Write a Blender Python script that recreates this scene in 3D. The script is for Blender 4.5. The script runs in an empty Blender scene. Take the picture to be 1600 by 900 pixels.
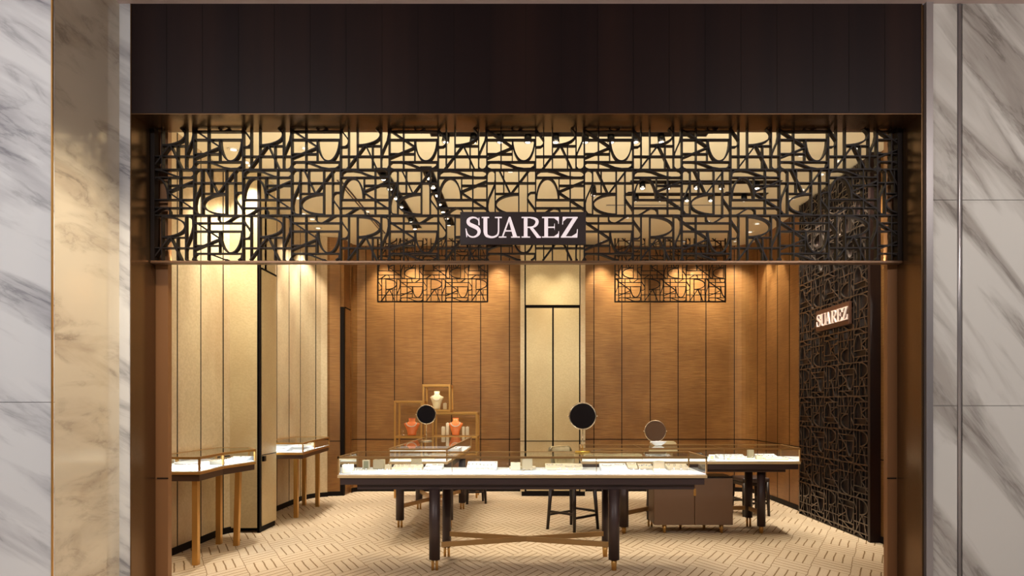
import bpy, bmesh, math, random
from mathutils import Vector, Matrix
random.seed(7)
PI = math.pi
S = bpy.context.scene
COL = S.collection

# ---------------------------------------------------------------- camera, world, exposure
F = 1060.0; VX = 825.0; VY = 632.0; H = 1.45
cam = bpy.data.cameras.new('camera'); camo = bpy.data.objects.new('camera', cam); COL.objects.link(camo)
camo.location = (0, 0, H); camo.rotation_euler = (PI/2, 0, 0)
cam.sensor_width = 36; cam.lens = F/1600*36
cam.shift_x = -(VX-800)/1600; cam.shift_y = (VY-450)/1600
cam.clip_end = 60
S.camera = camo
S.view_settings.view_transform = 'Standard'; S.view_settings.look = 'None'
S.view_settings.gamma = 1; S.view_settings.use_curve_mapping = False
S.view_settings.exposure = -0.65
W = bpy.data.worlds.new('world'); S.world = W; W.use_nodes = True
W.node_tree.nodes['Background'].inputs[0].default_value = (0.75, 0.72, 0.78, 1)
W.node_tree.nodes['Background'].inputs[1].default_value = 0.25

def area(name, loc, rot, sx, sy, power, col=(1, .9, .78), spread=PI):
    l = bpy.data.lights.new(name, 'AREA'); l.shape = 'RECTANGLE'; l.size = sx; l.size_y = sy
    l.energy = power; l.color = col; l.spread = spread
    o = bpy.data.objects.new(name, l); COL.objects.link(o); o.location = loc; o.rotation_euler = rot
    return o
def spot(name, loc, target, power, size=60, blend=.5, col=(1, .80, .52), rad=.03):
    l = bpy.data.lights.new(name, 'SPOT'); l.energy = power; l.color = col
    l.spot_size = math.radians(size); l.spot_blend = blend; l.shadow_soft_size = rad
    o = bpy.data.objects.new(name, l); COL.objects.link(o); o.location = loc
    d = Vector(target)-Vector(loc); o.rotation_euler = d.to_track_quat('-Z', 'Y').to_euler()
    return o

WARM = (1, .90, .73); NEUT = (.97, .97, 1); COOL = (.72, .87, 1)
MALL_P = 250
# mall ceiling luminaires (above and behind the camera), they light the marble
area('mall_light', (-3.2, .6, 4.3), (math.radians(38), 0, 0), 2.4, .5, MALL_P, (1, .96, .93))
area('mall_light', (3.6, .6, 4.3), (math.radians(38), 0, 0), 2.4, .5, MALL_P*1.0, (1, .93, .88))

# added fill: strips behind the big screen brighten the ceiling, spots brighten the marble
for _x in (-1.9, 0, 1.9): area('cove_light', (_x, 5.34, 2.57), (math.radians(180-52), 0, 0), 1.8, .04, 40, (1, .92, .76), math.radians(160))
spot('mall_downlight', (-1.7, 4.2, 4.36), (-3.0, 4.66, .4), 850, 64, .9, (1, .84, .62), .06)
spot('mall_downlight', (3.4, 3.6, 4.36), (3.5, 4.98, 1.5), 60, 80, .9, (1, .95, .9), .06)

# ---------------------------------------------------------------- materials
def srgb(r, g, b):
    f = lambda c: (c/255/12.92) if c/255 <= .04045 else ((c/255+.055)/1.055)**2.4
    return (f(r), f(g), f(b), 1)
def mat(name, col, rough=.5, metal=0, emit=None, es=0, spec=.5, coat=0):
    m = bpy.data.materials.new(name); m.use_nodes = True
    b = m.node_tree.nodes['Principled BSDF']
    b.inputs['Base Color'].default_value = col
    b.inputs['Roughness'].default_value = rough; b.inputs['Metallic'].default_value = metal
    b.inputs['Specular IOR Level'].default_value = spec
    b.inputs['Coat Weight'].default_value = coat
    if emit: b.inputs['Emission Color'].default_value = emit; b.inputs['Emission Strength'].default_value = es
    return m
def nodes(m): return m.node_tree.nodes, m.node_tree.links, m.node_tree.nodes['Principled BSDF']
def N(nt, t, **kw):
    n = nt.new(t)
    for k, v in kw.items(): setattr(n, k, v)
    return n
def ramp(nt, stops):
    r = nt.new('ShaderNodeValToRGB'); e = r.color_ramp.elements
    while len(e) < len(stops): e.new(.5)
    for i, (p, c) in enumerate(stops): e[i].position = p; e[i].color = c
    return r
def streaky(name, c1, c2, c3, rough, metal, sc, bump=.15, big=(1.5, 1.5, 1.2), coat=0):
    """woven silk panel: fine stretched threads plus broad soft tone changes"""
    m = mat(name, c1, rough, metal, coat=coat); nt, lk, b = nodes(m)
    tc = N(nt, 'ShaderNodeTexCoord'); mp = N(nt, 'ShaderNodeMapping'); mp.inputs['Scale'].default_value = sc
    lk.new(tc.outputs['Object'], mp.inputs[0])
    n1 = N(nt, 'ShaderNodeTexNoise'); n1.inputs['Scale'].default_value = 1; n1.inputs['Detail'].default_value = 5
    lk.new(mp.outputs[0], n1.inputs['Vector'])
    mp2 = N(nt, 'ShaderNodeMapping'); mp2.inputs['Scale'].default_value = big; lk.new(tc.outputs['Object'], mp2.inputs[0])
    n2 = N(nt, 'ShaderNodeTexNoise'); n2.inputs['Scale'].default_value = 1; n2.inputs['Detail'].default_value = 3
    lk.new(mp2.outputs[0], n2.inputs['Vector'])
    r1 = ramp(nt, [(.35, c1), (.65, c2)]); lk.new(n1.outputs['Fac'], r1.inputs[0])
    mx = N(nt, 'ShaderNodeMixRGB'); r2 = ramp(nt, [(.42, (0, 0, 0, 1)), (.72, (.8, .8, .8, 1))]); lk.new(n2.outputs['Fac'], r2.inputs[0])
    lk.new(r2.outputs[0], mx.inputs[0]); lk.new(r1.outputs[0], mx.inputs[1]); mx.inputs[2].default_value = c3
    lk.new(mx.outputs[0], b.inputs['Base Color'])
    bp = N(nt, 'ShaderNodeBump'); bp.inputs['Strength'].default_value = bump; bp.inputs['Distance'].default_value = .01
    lk.new(n1.outputs['Fac'], bp.inputs['Height']); lk.new(bp.outputs[0], b.inputs['Normal'])
    return m
M = {}
M['silk_brown'] = streaky('brown_silk_panel', srgb(134, 93, 50), srgb(164, 119, 68), srgb(118, 80, 42), .33, .35, (5, 5, 150), .35)
M['silk_pale'] = streaky('pale_gold_panel', srgb(206, 186, 148), srgb(218, 199, 163), srgb(170, 134, 98), .36, .25, (30, 30, 40), .15, (1.3, 1.3, .8))
M['pale_door'] = streaky('pale_gold_door', srgb(205, 185, 142), srgb(214, 195, 152), srgb(194, 168, 124), .38, .2, (40, 40, 60), .12)
M['ceil'] = mat('ceiling_paint', srgb(240, 226, 190), .8)
M['mallceil'] = mat('mall_ceiling_paint', srgb(225, 205, 200), .6)
M['black'] = mat('black_gap', srgb(22, 16, 14), .6, spec=.1)
M['blackm'] = mat('black_metal', srgb(20, 18, 18), .3, .5)
M['bronze'] = mat('dark_bronze', srgb(112, 86, 60), .26, .8)
M['bronze2'] = mat('bronze_jamb', srgb(136, 96, 62), .4, .3)
M['lat'] = mat('lattice_bronze', srgb(26, 17, 13), .5, .1, spec=.25)
M['rail'] = mat('rail_bronze', srgb(120, 92, 70), .3, .6)
M['relief'] = mat('relief_bronze', srgb(100, 90, 84), .22, .8)
M['relief_b'] = mat('relief_back', srgb(44, 32, 32), .35, .5)
M['gold'] = mat('brushed_gold', srgb(204, 156, 86), .3, .7)
M['goldd'] = mat('dull_brass', srgb(170, 132, 82), .35, .5)
M['choc'] = mat('choc_leather', srgb(58, 42, 40), .45, 0)
M['choc2'] = mat('choc_lacquer', srgb(72, 50, 38), .35, .2)
M['deck'] = mat('white_leather_deck', srgb(228, 234, 242), .6)
M['tray'] = mat('ivory_leather', srgb(226, 214, 190), .55)
M['tray2'] = mat('beige_leather', srgb(196, 180, 148), .55)
M['white'] = mat('white_suede', srgb(238, 240, 244), .6)
M['silver'] = mat('polished_silver', srgb(225, 225, 230), .15, 1)
M['gem'] = mat('pale_gem', srgb(235, 240, 250), .05, .2)
M['coral'] = mat('coral_leather', srgb(236, 128, 66), .45)
M['coral2'] = mat('coral_dark', srgb(190, 60, 40), .45)
M['pearl'] = mat('pearl', srgb(240, 232, 215), .2)
M['taupe'] = mat('taupe_lacquer', srgb(120, 92, 70), .5)
M['cream'] = mat('cream_fabric', srgb(222, 208, 170), .8)
M['wood'] = mat('dark_wood', srgb(38, 26, 22), .35)
M['mirror'] = mat('mirror_glass', (.9, .9, .9, 1), .02, 1)
M['frame_g'] = mat('champagne_metal', srgb(200, 180, 150), .25, .9)
M['yglass'] = mat('amber_base', srgb(205, 165, 60), .15, .6)
M['sign'] = mat('sign_plate', srgb(44, 33, 34), .35)
M['sign2'] = mat('sign_plate_brown', srgb(92, 62, 48), .35, .4)
M['letter'] = mat('lit_letter', srgb(240, 228, 232), .5, 0, srgb(255, 240, 244), .62)
M['letter2'] = mat('lit_letter_small', srgb(235, 215, 205), .5, 0, srgb(255, 226, 210), .3)
M['lamp'] = mat('lamp_lens', (1, 1, 1, 1), .5, 0, (1, .93, .82, 1), 6)
M['lamp_w'] = mat('lamp_lens_soft', (1, 1, 1, 1), .5, 0, (1, .93, .82, 1), 1.4)
M['lens_off'] = mat('black_lens', srgb(30, 28, 28), .1)
M['chrome'] = mat('chrome_reflector', srgb(220, 215, 205), .12, 1)
M['ringw'] = mat('cream_trim_ring', srgb(235, 222, 190), .5)
M['card'] = mat('print_grey', srgb(150, 148, 120), .6)
M['rimgold'] = mat('pale_gold_rim', srgb(214, 186, 140), .35, .2)
M['back'] = mat('brown_leather_back', srgb(84, 56, 32), .4, .2)
M['greytrim'] = mat('brushed_grey_metal', srgb(170, 165, 165), .3, .7)

g = bpy.data.materials.new('clear_glass'); g.use_nodes = True; M['glass'] = g
nt = g.node_tree.nodes; lk = g.node_tree.links; nt.clear()
o_ = nt.new('ShaderNodeOutputMaterial'); tr = nt.new('ShaderNodeBsdfTransparent'); gl = nt.new('ShaderNodeBsdfGlossy')
tr.inputs[0].default_value = (.97, .985, .97, 1); gl.inputs['Roughness'].default_value = .01
fr = nt.new('ShaderNodeFresnel'); fr.inputs[0].default_value = 1.5; mx = nt.new('ShaderNodeMixShader')
lk.new(fr.outputs[0], mx.inputs[0]); lk.new(tr.outputs[0], mx.inputs[1]); lk.new(gl.outputs[0], mx.inputs[2]); lk.new(mx.outputs[0], o_.inputs[0])

def marble(name, base, vein, vein2, ang, rough=.12, sc=1.0, thr=.5):
    m = mat(name, base, rough, 0, spec=.5, coat=.3); nt, lk, b = nodes(m); b.inputs['Coat Roughness'].default_value = .05
    tc = N(nt, 'ShaderNodeTexCoord'); mp = N(nt, 'ShaderNodeMapping')
    # rotate about Y (panels face the camera) then stretch along the vein direction
    mp.inputs['Rotation'].default_value = (0, ang, 0)
    lk.new(tc.outputs['Object'], mp.inputs[0])
    mp2 = N(nt, 'ShaderNodeMapping'); mp2.inputs['Scale'].default_value = (.55*sc, 1.2*sc, 3.4*sc); lk.new(mp.outputs[0], mp2.inputs[0])
    n1 = N(nt, 'ShaderNodeTexNoise'); n1.inputs['Scale'].default_value = 1.7; n1.inputs['Detail'].default_value = 9; n1.inputs['Roughness'].default_value = .62
    n1.inputs['Distortion'].default_value = .6; lk.new(mp2.outputs[0], n1.inputs['Vector'])
    r1 = ramp(nt, [(.36, (0, 0, 0, 1)), (.46, (.35, .35, .35, 1)), (.50, (1, 1, 1, 1)), (.54, (.3, .3, .3, 1)), (.68, (0, 0, 0, 1))]); lk.new(n1.outputs['Fac'], r1.inputs[0])
    n2 = N(nt, 'ShaderNodeTexNoise'); n2.inputs['Scale'].default_value = 1.1; n2.inputs['Detail'].default_value = 5; n2.inputs['Distortion'].default_value = .8
    lk.new(mp2.outputs[0], n2.inputs['Vector'])
    r2 = ramp(nt, [(.44, (0, 0, 0, 1)), (.68, (.9, .9, .9, 1))]); lk.new(n2.outputs['Fac'], r2.inputs[0])
    mu = N(nt, 'ShaderNodeMath', operation='MULTIPLY'); lk.new(r1.outputs[0], mu.inputs[0]); lk.new(r2.outputs[0], mu.inputs[1])
    mx = N(nt, 'ShaderNodeMixRGB'); mx.inputs[1].default_value = base; mx.inputs[2].default_value = vein2
    r3 = ramp(nt, [(.46, (0, 0, 0, 1)), (.66, (.7, .7, .7, 1))]); lk.new(n2.outputs['Fac'], r3.inputs[0]); lk.new(r3.outputs[0], mx.inputs[0])
    mx2 = N(nt, 'ShaderNodeMixRGB'); lk.new(mu.outputs[0], mx2.inputs[0]); lk.new(mx.outputs[0], mx2.inputs[1]); mx2.inputs[2].default_value = vein
    lk.new(mx2.outputs[0], b.inputs['Base Color'])
    return m
M['marble_l'] = marble('marble_left', srgb(218, 220, 222), srgb(120, 121, 128), srgb(172, 172, 178), math.radians(-30))
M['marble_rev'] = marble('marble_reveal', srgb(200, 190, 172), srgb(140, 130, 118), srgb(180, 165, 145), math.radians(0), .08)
M['marble_r'] = marble('marble_right', srgb(206, 204, 198), srgb(120, 114, 108), srgb(148, 140, 132), math.radians(-52))

def carpet():
    m = mat('carpet', srgb(214, 190, 150), .95, spec=.1); nt, lk, b = nodes(m)
    tc = N(nt, 'ShaderNodeTexCoord'); sp = N(nt, 'ShaderNodeSeparateXYZ'); lk.new(tc.outputs['Object'], sp.inputs[0])
    def ma(op, a, bb=None, c=None):
        n = N(nt, 'ShaderNodeMath', operation=op)
        for i, v in enumerate((a, bb, c)):
            if v is None: continue
            if isinstance(v, (int, float)): n.inputs[i].default_value = v
            else: lk.new(v, n.inputs[i])
        return n.outputs[0]
    nz = N(nt, 'ShaderNodeTexNoise'); nz.inputs['Scale'].default_value = 3.5; lk.new(tc.outputs['Object'], nz.inputs['Vector'])
    wob = ma('MULTIPLY', ma('SUBTRACT', nz.outputs['Fac'], .5), .07)
    xs = ma('DIVIDE', sp.outputs[0], .365); ys = ma('DIVIDE', sp.outputs[1], .68)
    A = ma('ADD', ma('ADD', xs, ys), wob); B = ma('ADD', ma('SUBTRACT', ys, xs), wob)
    par = ma('MODULO', ma('ADD', ma('ADD', ma('FLOOR', A), ma('FLOOR', B)), 200), 2)
    fa = ma('FRACT', A); fb = ma('FRACT', B)
    def lines(f, w):  # distance to multiples of 1/4
        t = ma('FRACT', ma('ADD', ma('MULTIPLY', f, 4), .5)); return ma('LESS_THAN', ma('ABSOLUTE', ma('SUBTRACT', t, .5)), w)
    la = lines(fa, .075); lb = lines(fb, .075)
    mixl = ma('ADD', ma('MULTIPLY', la, par), ma('MULTIPLY', lb, ma('SUBTRACT', 1, par)))
    n2 = N(nt, 'ShaderNodeTexNoise'); n2.inputs['Scale'].default_value = 120; n2.inputs['Detail'].default_value = 3; lk.new(tc.outputs['Object'], n2.inputs['Vector'])
    r = ramp(nt, [(.3, srgb(184, 163, 136)), (.7, srgb(206, 187, 162))]); lk.new(n2.outputs['Fac'], r.inputs[0])
    mx = N(nt, 'ShaderNodeMixRGB'); lk.new(ma('MULTIPLY', mixl, .85), mx.inputs[0]); lk.new(r.outputs[0], mx.inputs[1]); mx.inputs[2].default_value = srgb(112, 84, 48)
    lk.new(mx.outputs[0], b.inputs['Base Color'])
    bp = N(nt, 'ShaderNodeBump'); bp.inputs['Strength'].default_value = .4; bp.inputs['Distance'].default_value = .004
    lk.new(ma('SUBTRACT', n2.outputs['Fac'], mixl), bp.inputs['Height']); lk.new(bp.outputs[0], b.inputs['Normal'])
    return m
M['carpet'] = carpet()
M['fascia'] = streaky('fascia_wood', srgb(27, 18, 19), srgb(32, 21, 21), srgb(44, 28, 24), .45, 0, (2.2, 2.2, .25), .0, (3.5, 1, .05))
M['fascia'].node_tree.nodes['Principled BSDF'].inputs['Specular IOR Level'].default_value = .12
M['mallfloor'] = mat('mall_floor_stone', srgb(205, 196, 188), .3)
M['malldark'] = mat('mall_far_wall', srgb(46, 42, 46), .5)

# ---------------------------------------------------------------- mesh helpers
class MB:
    def __init__(s): s.bm = bmesh.new()
    def box(s, x0, x1, y0, y1, z0, z1):
        v = [s.bm.verts.new(p) for p in ((x0,y0,z0),(x1,y0,z0),(x1,y1,z0),(x0,y1,z0),(x0,y0,z1),(x1,y0,z1),(x1,y1,z1),(x0,y1,z1))]
        for f in ((0,3,2,1),(4,5,6,7),(0,1,5,4),(1,2,6,5),(2,3,7,6),(3,0,4,7)): s.bm.faces.new([v[i] for i in f])
        return s
    def bar(s, p, q, w, d, up=(0, 0, 1), e=0):
        """box beam p->q; w across (side), d along the 'up' hint"""
        p = Vector(p); q = Vector(q); t = q-p
        if t.length < 1e-6: return s
        t.normalize(); p = p-t*e; q = q+t*e
        up = Vector(up); sd = t.cross(up)
        if sd.length < 1e-4: sd = t.cross(Vector((1, 0, 0)))
        sd.normalize(); u = sd.cross(t).normalized()
        v = []
        for c in (p, q):
            for a, b in ((-1,-1),(1,-1),(1,1),(-1,1)): v.append(s.bm.verts.new(c+sd*a*w/2+u*b*d/2))
        for f in ((0,3,2,1),(4,5,6,7),(0,1,5,4),(1,2,6,5),(2,3,7,6),(3,0,4,7)): s.bm.faces.new([v[i] for i in f])
        return s
    def cyl(s, p, q, r1, r2=None, n=20, cap=True):
        r2 = r1 if r2 is None else r2
        p = Vector(p); q = Vector(q); t = (q-p).normalized(); a = t.orthogonal().normalized(); b = t.cross(a)
        R = []
        for c, r in ((p, r1), (q, r2)):
            R.append([s.bm.verts.new(c+(a*math.cos(2*PI*i/n)+b*math.sin(2*PI*i/n))*r) for i in range(n)])
        for i in range(n):
            f = s.bm.faces.new((R[0][i], R[0][(i+1)%n], R[1][(i+1)%n], R[1][i])); f.smooth = True
        if cap: s.bm.faces.new(R[0][::-1]); s.bm.faces.new(R[1])
        return s
    def prism(s, poly, z0, z1):
        n = len(poly); a = [s.bm.verts.new((x, y, z0)) for x, y in poly]; b = [s.bm.verts.new((x, y, z1)) for x, y in poly]
        s.bm.faces.new(a[::-1]); s.bm.faces.new(b)
        for i in range(n): s.bm.faces.new((a[i], a[(i+1)%n], b[(i+1)%n], b[i]))
        return s
    def prism_f(s, poly, fn):
        """poly of (u,v); fn(u,v,k)->point for the front k=0 and back k=1"""
        n = len(poly); a = [s.bm.verts.new(fn(u, v, 0)) for u, v in poly]; b = [s.bm.verts.new(fn(u, v, 1)) for u, v in poly]
        s.bm.faces.new(a); s.bm.faces.new(b[::-1])
        for i in range(n): s.bm.faces.new((a[i], b[i], b[(i+1)%n], a[(i+1)%n]))
        return s
    def rings(s, rs, close=True, smooth=True):
        """rs: list of rings (lists of points, same length)"""
        V = [[s.bm.verts.new(p) for p in r] for r in rs]; n = len(V[0])
        for i in range(len(V)-1):
            for j in range(n):
                f = s.bm.faces.new((V[i][j], V[i][(j+1)%n], V[i+1][(j+1)%n], V[i+1][j])); f.smooth = smooth
        if close: s.bm.faces.new(V[0][::-1]); s.bm.faces.new(V[-1])
        return s
    def torus(s, c, R, r, ax='y', n=40, m=8, a0=0, a1=2*PI):
        c = Vector(c); full = abs(a1-a0-2*PI) < 1e-6; rs = []
        for i in range(n + (0 if full else 1)):
            a = a0+(a1-a0)*i/n; ring = []
            for j in range(m):
                b = 2*PI*j/m; rr = R+r*math.cos(b); h = r*math.sin(b)
                p = {'y': (rr*math.cos(a), h, rr*math.sin(a)), 'z': (rr*math.cos(a), rr*math.sin(a), h)}[ax]
                ring.append(c+Vector(p))
            rs.append(ring)
        if full: rs.append(None)
        V = [[s.bm.verts.new(p) for p in r_] if r_ else None for r_ in rs]
        if full: V[-1] = V[0]
        for i in range(len(V)-1):
            for j in range(m):
                f = s.bm.faces.new((V[i][j], V[i][(j+1)%m], V[i+1][(j+1)%m], V[i+1][j])); f.smooth = True
        return s
    def build(s, name, m, parent=None, bevel=0, seg=2, origin=None):
        bmesh.ops.recalc_face_normals(s.bm, faces=s.bm.faces[:])
        off = Vector((0, 0, 0))
        if parent is not None: off = wloc(parent)
        elif origin is not None: off = Vector(origin)
        else:
            xs = [v.co for v in s.bm.verts]
            off = Vector(((min(v.x for v in xs)+max(v.x for v in xs))/2, (min(v.y for v in xs)+max(v.y for v in xs))/2, min(v.z for v in xs)))
        for v in s.bm.verts: v.co -= off
        me = bpy.data.meshes.new(name); s.bm.to_mesh(me); s.bm.free()
        me.materials.append(m)
        o = bpy.data.objects.new(name, me); COL.objects.link(o)
        if parent is not None: o.parent = parent
        else: o.location = off
        if bevel:
            b = o.modifiers.new('bevel', 'BEVEL'); b.width = bevel; b.segments = seg; b.limit_method = 'ANGLE'; b.angle_limit = math.radians(40)
        return o
def wloc(o):
    v = Vector((0, 0, 0))
    while o is not None: v = v+Vector(o.location); o = o.parent
    return v
def tag(o, label=None, cat=None, group=None, kind=None):
    if label: o['label'] = label
    if cat: o['category'] = cat
    if group: o['group'] = group
    if kind: o['kind'] = kind
    return o
def struct(o, label=None): o['kind'] = 'structure'; o['category'] = o.name.split('_')[0].split('.')[0]; \
    o.__setitem__('label', label) if label else None; return o
def thing(name, label, cat, loc, group=None):
    o = bpy.data.objects.new(name, None); COL.objects.link(o); o.location = loc; o.empty_display_size = .1
    return tag(o, label, cat, group)
def copy_tree(o, parent=None):
    c = o.copy(); COL.objects.link(c); c.parent = parent
    for ch in [x for x in bpy.data.objects if x.parent == o]: copy_tree(ch, c)
    return c
def P(px, py, z):                       # floor/table point under a pixel for a known height
    Y = F*(H-z)/(py-VY); return ((px-VX)*Y/F, Y)
def sc(Y): return F/Y

# ---------------------------------------------------------------- structure: store shell
CZ = 4.1
def arc(cx, cy, r, a0, a1, n=8):
    return [(cx+r*math.cos(math.radians(a0+(a1-a0)*i/n)), cy+r*math.sin(math.radians(a0+(a1-a0)*i/n))) for i in range(n+1)]
def wall(name, pts, m, z0, z1, joints, label, thick=.06, side=1, base=True, seamz=.87, basename=None, seam=True):
    """extruded plan polyline with thin dark joints at the given arc lengths"""
    L = [0]
    for i in range(1, len(pts)): L.append(L[-1]+math.dist(pts[i], pts[i-1]))
    def nrm(i):
        a = pts[max(i-1, 0)]; b = pts[min(i+1, len(pts)-1)]; d = Vector((b[0]-a[0], b[1]-a[1])).normalized()
        return Vector((d.y, -d.x))*side
    mb = MB(); back = [(p[0]-nrm(i).x*thick, p[1]-nrm(i).y*thick) for i, p in enumerate(pts)]
    V = [[mb.bm.verts.new((x, y, z)) for x, y in row] for row, z in ((pts, z0), (pts, z1), (back, z0), (back, z1))]
    n = len(pts)
    for i in range(n-1):
        for a, b in ((0, 1), (2, 3)): f = mb.bm.faces.new((V[a][i], V[a][i+1], V[b][i+1], V[b][i]))
        mb.bm.faces.new((V[1][i], V[1][i+1], V[3][i+1], V[3][i])); mb.bm.faces.new((V[0][i], V[0][i+1], V[2][i+1], V[2][i]))
    for k in (0, n-1): mb.bm.faces.new((V[0][k], V[1][k], V[3][k], V[2][k]))
    w = struct(mb.build(name, m, origin=(0, 0, 0)), label)
    def at(s):
        for i in range(1, n):
            if s <= L[i]+1e-9:
                t = (s-L[i-1])/(L[i]-L[i-1]); p = Vector(pts[i-1]).lerp(Vector(pts[i]), t)
                d = (Vector(pts[i])-Vector(pts[i-1])).normalized(); return p, d, Vector((d.y, -d.x))*side
    jm = MB()
    for s in joints:
        r = at(s)
        if not r: continue
        p, d, nn = r; a = p+nn*.0015
        jm.bar((a.x, a.y, z0), (a.x, a.y, z1), .012, .003, up=(nn.x, nn.y, 0))
    if seam:
        for i in range(n-1):
            a = Vector(pts[i])+nrm(i)*.0015; b = Vector(pts[i+1])+nrm(i+1)*.0015
            jm.bar((a.x, a.y, seamz), (b.x, b.y, seamz), .003, .012, e=.001)
    jo = jm.build('panel_joint', M['black'], w)
    if base:
        bm_ = MB()
        for i in range(n-1):
            a = Vector(pts[i])+nrm(i)*.006; b = Vector(pts[i+1])+nrm(i+1)*.006
            bm_.bar((a.x, a.y, z0+.035), (b.x, b.y, z0+.035), .012, .07, e=.003)
        struct(bm_.build(basename or name.replace('wall', 'baseboard'), M['black'], origin=(0, 0, 0)), 'black skirting along the foot of the wall')
    return w
# floor / ceiling
struct(MB().box(-4, 4.2, 5.15, 11.8, -.05, 0).build('floor', M['carpet'], origin=(0, 0, 0)), 'cream carpet with an olive basket weave pattern')
struct(MB().box(-4, 4.2, 5.32, 11.8, CZ, CZ+.08).build('ceiling', M['ceil'], origin=(0, 0, 0)), 'cream plaster ceiling of the shop')
struct(MB().box(-9, 9, -6, 5.15, -.06, -.005).build('floor_mall', M['mallfloor'], origin=(0, 0, 0)), 'stone mall floor in front of the shop')
struct(MB().box(-9, 9, -6, 4.98, 4.392, 4.5).build('ceiling_mall', M['mallceil'], origin=(0, 0, 0)), 'pale pinkish mall ceiling edge above the storefront')
struct(MB().box(-9, 9, -6.1, -6, 0, 4.5).build('wall_mall_back', M['malldark'], origin=(0, 0, 0)), 'dark far side of the mall')
# left alcove by the entrance, pale panels
pl = [(-3.42, 5.36), (-3.42, 7.42)] + [(-3.07+.0-.35+.35*(1-math.cos(math.radians(t))), 7.44+.42*math.sin(math.radians(t))) for t in range(15, 91, 15)] + [(-3.05, 7.86)]
Ls = [6.615-5.36, 7.09-5.36, 7.57-5.36, 2.62]
wall('wall_left', pl, M['silk_pale'], 0, CZ, [.30, .78]+Ls, 'pale gold panelled wall of the alcove nearest the entrance')
# left pillar with door leaf
pil = MB().box(-3.6, -3.05, 7.66, 8.19, .055, CZ).build('wall_left_pillar', M['pale_door'], origin=(0, 0, 0)); struct(pil, 'pale gold pillar between the two left alcoves')
MB().box(-3.052, -3.040, 7.655, 7.735, 0, 3.0).build('edge_strip', M['black'], pil)
MB().box(-3.056, -3.028, 7.655, 7.70, 0, CZ).build('corner_strip', M['black'], pil)
MB().box(-3.06, -3.035, 7.66, 8.14, 0, .055).build('plinth', M['black'], pil)
d = MB().box(-3.049, -3.037, 7.745, 8.188, .06, 2.99).build('door_2', M['pale_door'], origin=(0, 0, 0)); struct(d, 'pale gold flush door in the left pillar')
MB().box(-3.038, -3.0355, 7.745, 8.188, .866, .876).build('door_seam', M['black'], d)
MB().box(-3.049, -3.035, 7.735, 8.19, 2.99, 3.012).build('door_head', M['black'], d)
MB().box(-3.038, -3.01, 7.745, 7.80, .80, .86).build('door_handle', M['blackm'], d)
# second left alcove
pl = [(-3.42, 8.19), (-3.42, 10.2)] + [(-3.42+.35*(1-math.cos(math.radians(t))), 10.2+.5*math.sin(math.radians(t))) for t in range(15, 76, 15)] + [(-3.21, 10.70)]
wall('wall_left_alcove', pl, M['silk_pale'], 0, CZ, [1.05, 1.52, 2.0, 2.4], 'pale gold panelled wall of the far left alcove', basename='baseboard_left_alcove')
# rounded brown column then side wall with door
pl = [(-3.215, 10.68), (-3.19, 10.71), (-3.14, 10.745), (-3.08, 10.76), (-3.03, 10.77), (-2.985, 10.78)]
wall('wall_left_column', pl, M['silk_brown'], 0, CZ, [], 'rounded brown silk column beside the dark side doorway', basename='baseboard_left_column')
w = MB().box(-3.3, -2.93, 10.80, 11.5, 0, CZ).build('wall_left_return', M['silk_brown'], origin=(0, 0, 0)); struct(w, 'brown return wall holding the side door')
MB().box(-2.985, -2.925, 10.775, 10.845, 0, 3.0).build('door_jamb', M['black'], w)
d = MB().box(-2.932, -2.92, 10.85, 11.22, .07, 2.99).build('door_3', M['silk_brown'], origin=(0, 0, 0)); struct(d, 'narrow brown side door at the back left')
MB().box(-2.931, -2.915, 10.845, 11.24, 2.99, 3.01).build('door_head', M['black'], d)
MB().box(-2.931, -2.912, 11.22, 11.235, 0, 2.99).build('door_edge', M['black'], d)
# back wall: left part with rounded corner
YB = 11.33
def bx(px, Y=YB): return (px-VX)*Y/F
pl = [(bx(549, 11.15), 11.15), (bx(552, 11.24), 11.24), (bx(559), 11.30), (bx(571), YB), (bx(830), YB)]
def cum(pts, xs):
    out = []
    for x in xs:
        s = 0
        for i in range(1, len(pts)):
            a, b = pts[i-1], pts[i]
            if min(a[0], b[0]) <= x <= max(a[0], b[0]) and a[0] != b[0]:
                out.append(s+math.dist(a, b)*(x-a[0])/(b[0]-a[0])); break
            s += math.dist(a, b)
    return out
wall('wall_back_left', pl, M['silk_brown'], 0, CZ, cum(pl, [bx(x) for x in (571.7, 616.4, 660.6, 705.7, 751, 796)]), 'brown silk panelled back wall left of the pale door column', side=1, basename='baseboard_back_left')
XR = 3.70
pl = [(bx(905), YB), (3.36, YB)] + arc(3.36, YB-.34, .34, 90, 0, 8)[1:] + [(XR, 5.36)]
jr = cum(pl, [bx(x) for x in (928, 971.6, 1016, 1059.5, 1103, 1147)])
base_s = (3.36-bx(905))+.34*PI/2
jr += [base_s+.05] + [base_s+(10.99-y) for y in (10.54, 10.06, 9.6, 9.13, 6.62, 6.1)]
wall('wall_right', pl, M['silk_brown'], 0, CZ, jr, 'brown silk panelled wall running from the back round to the right side', side=1, basename='baseboard_right')
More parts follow.
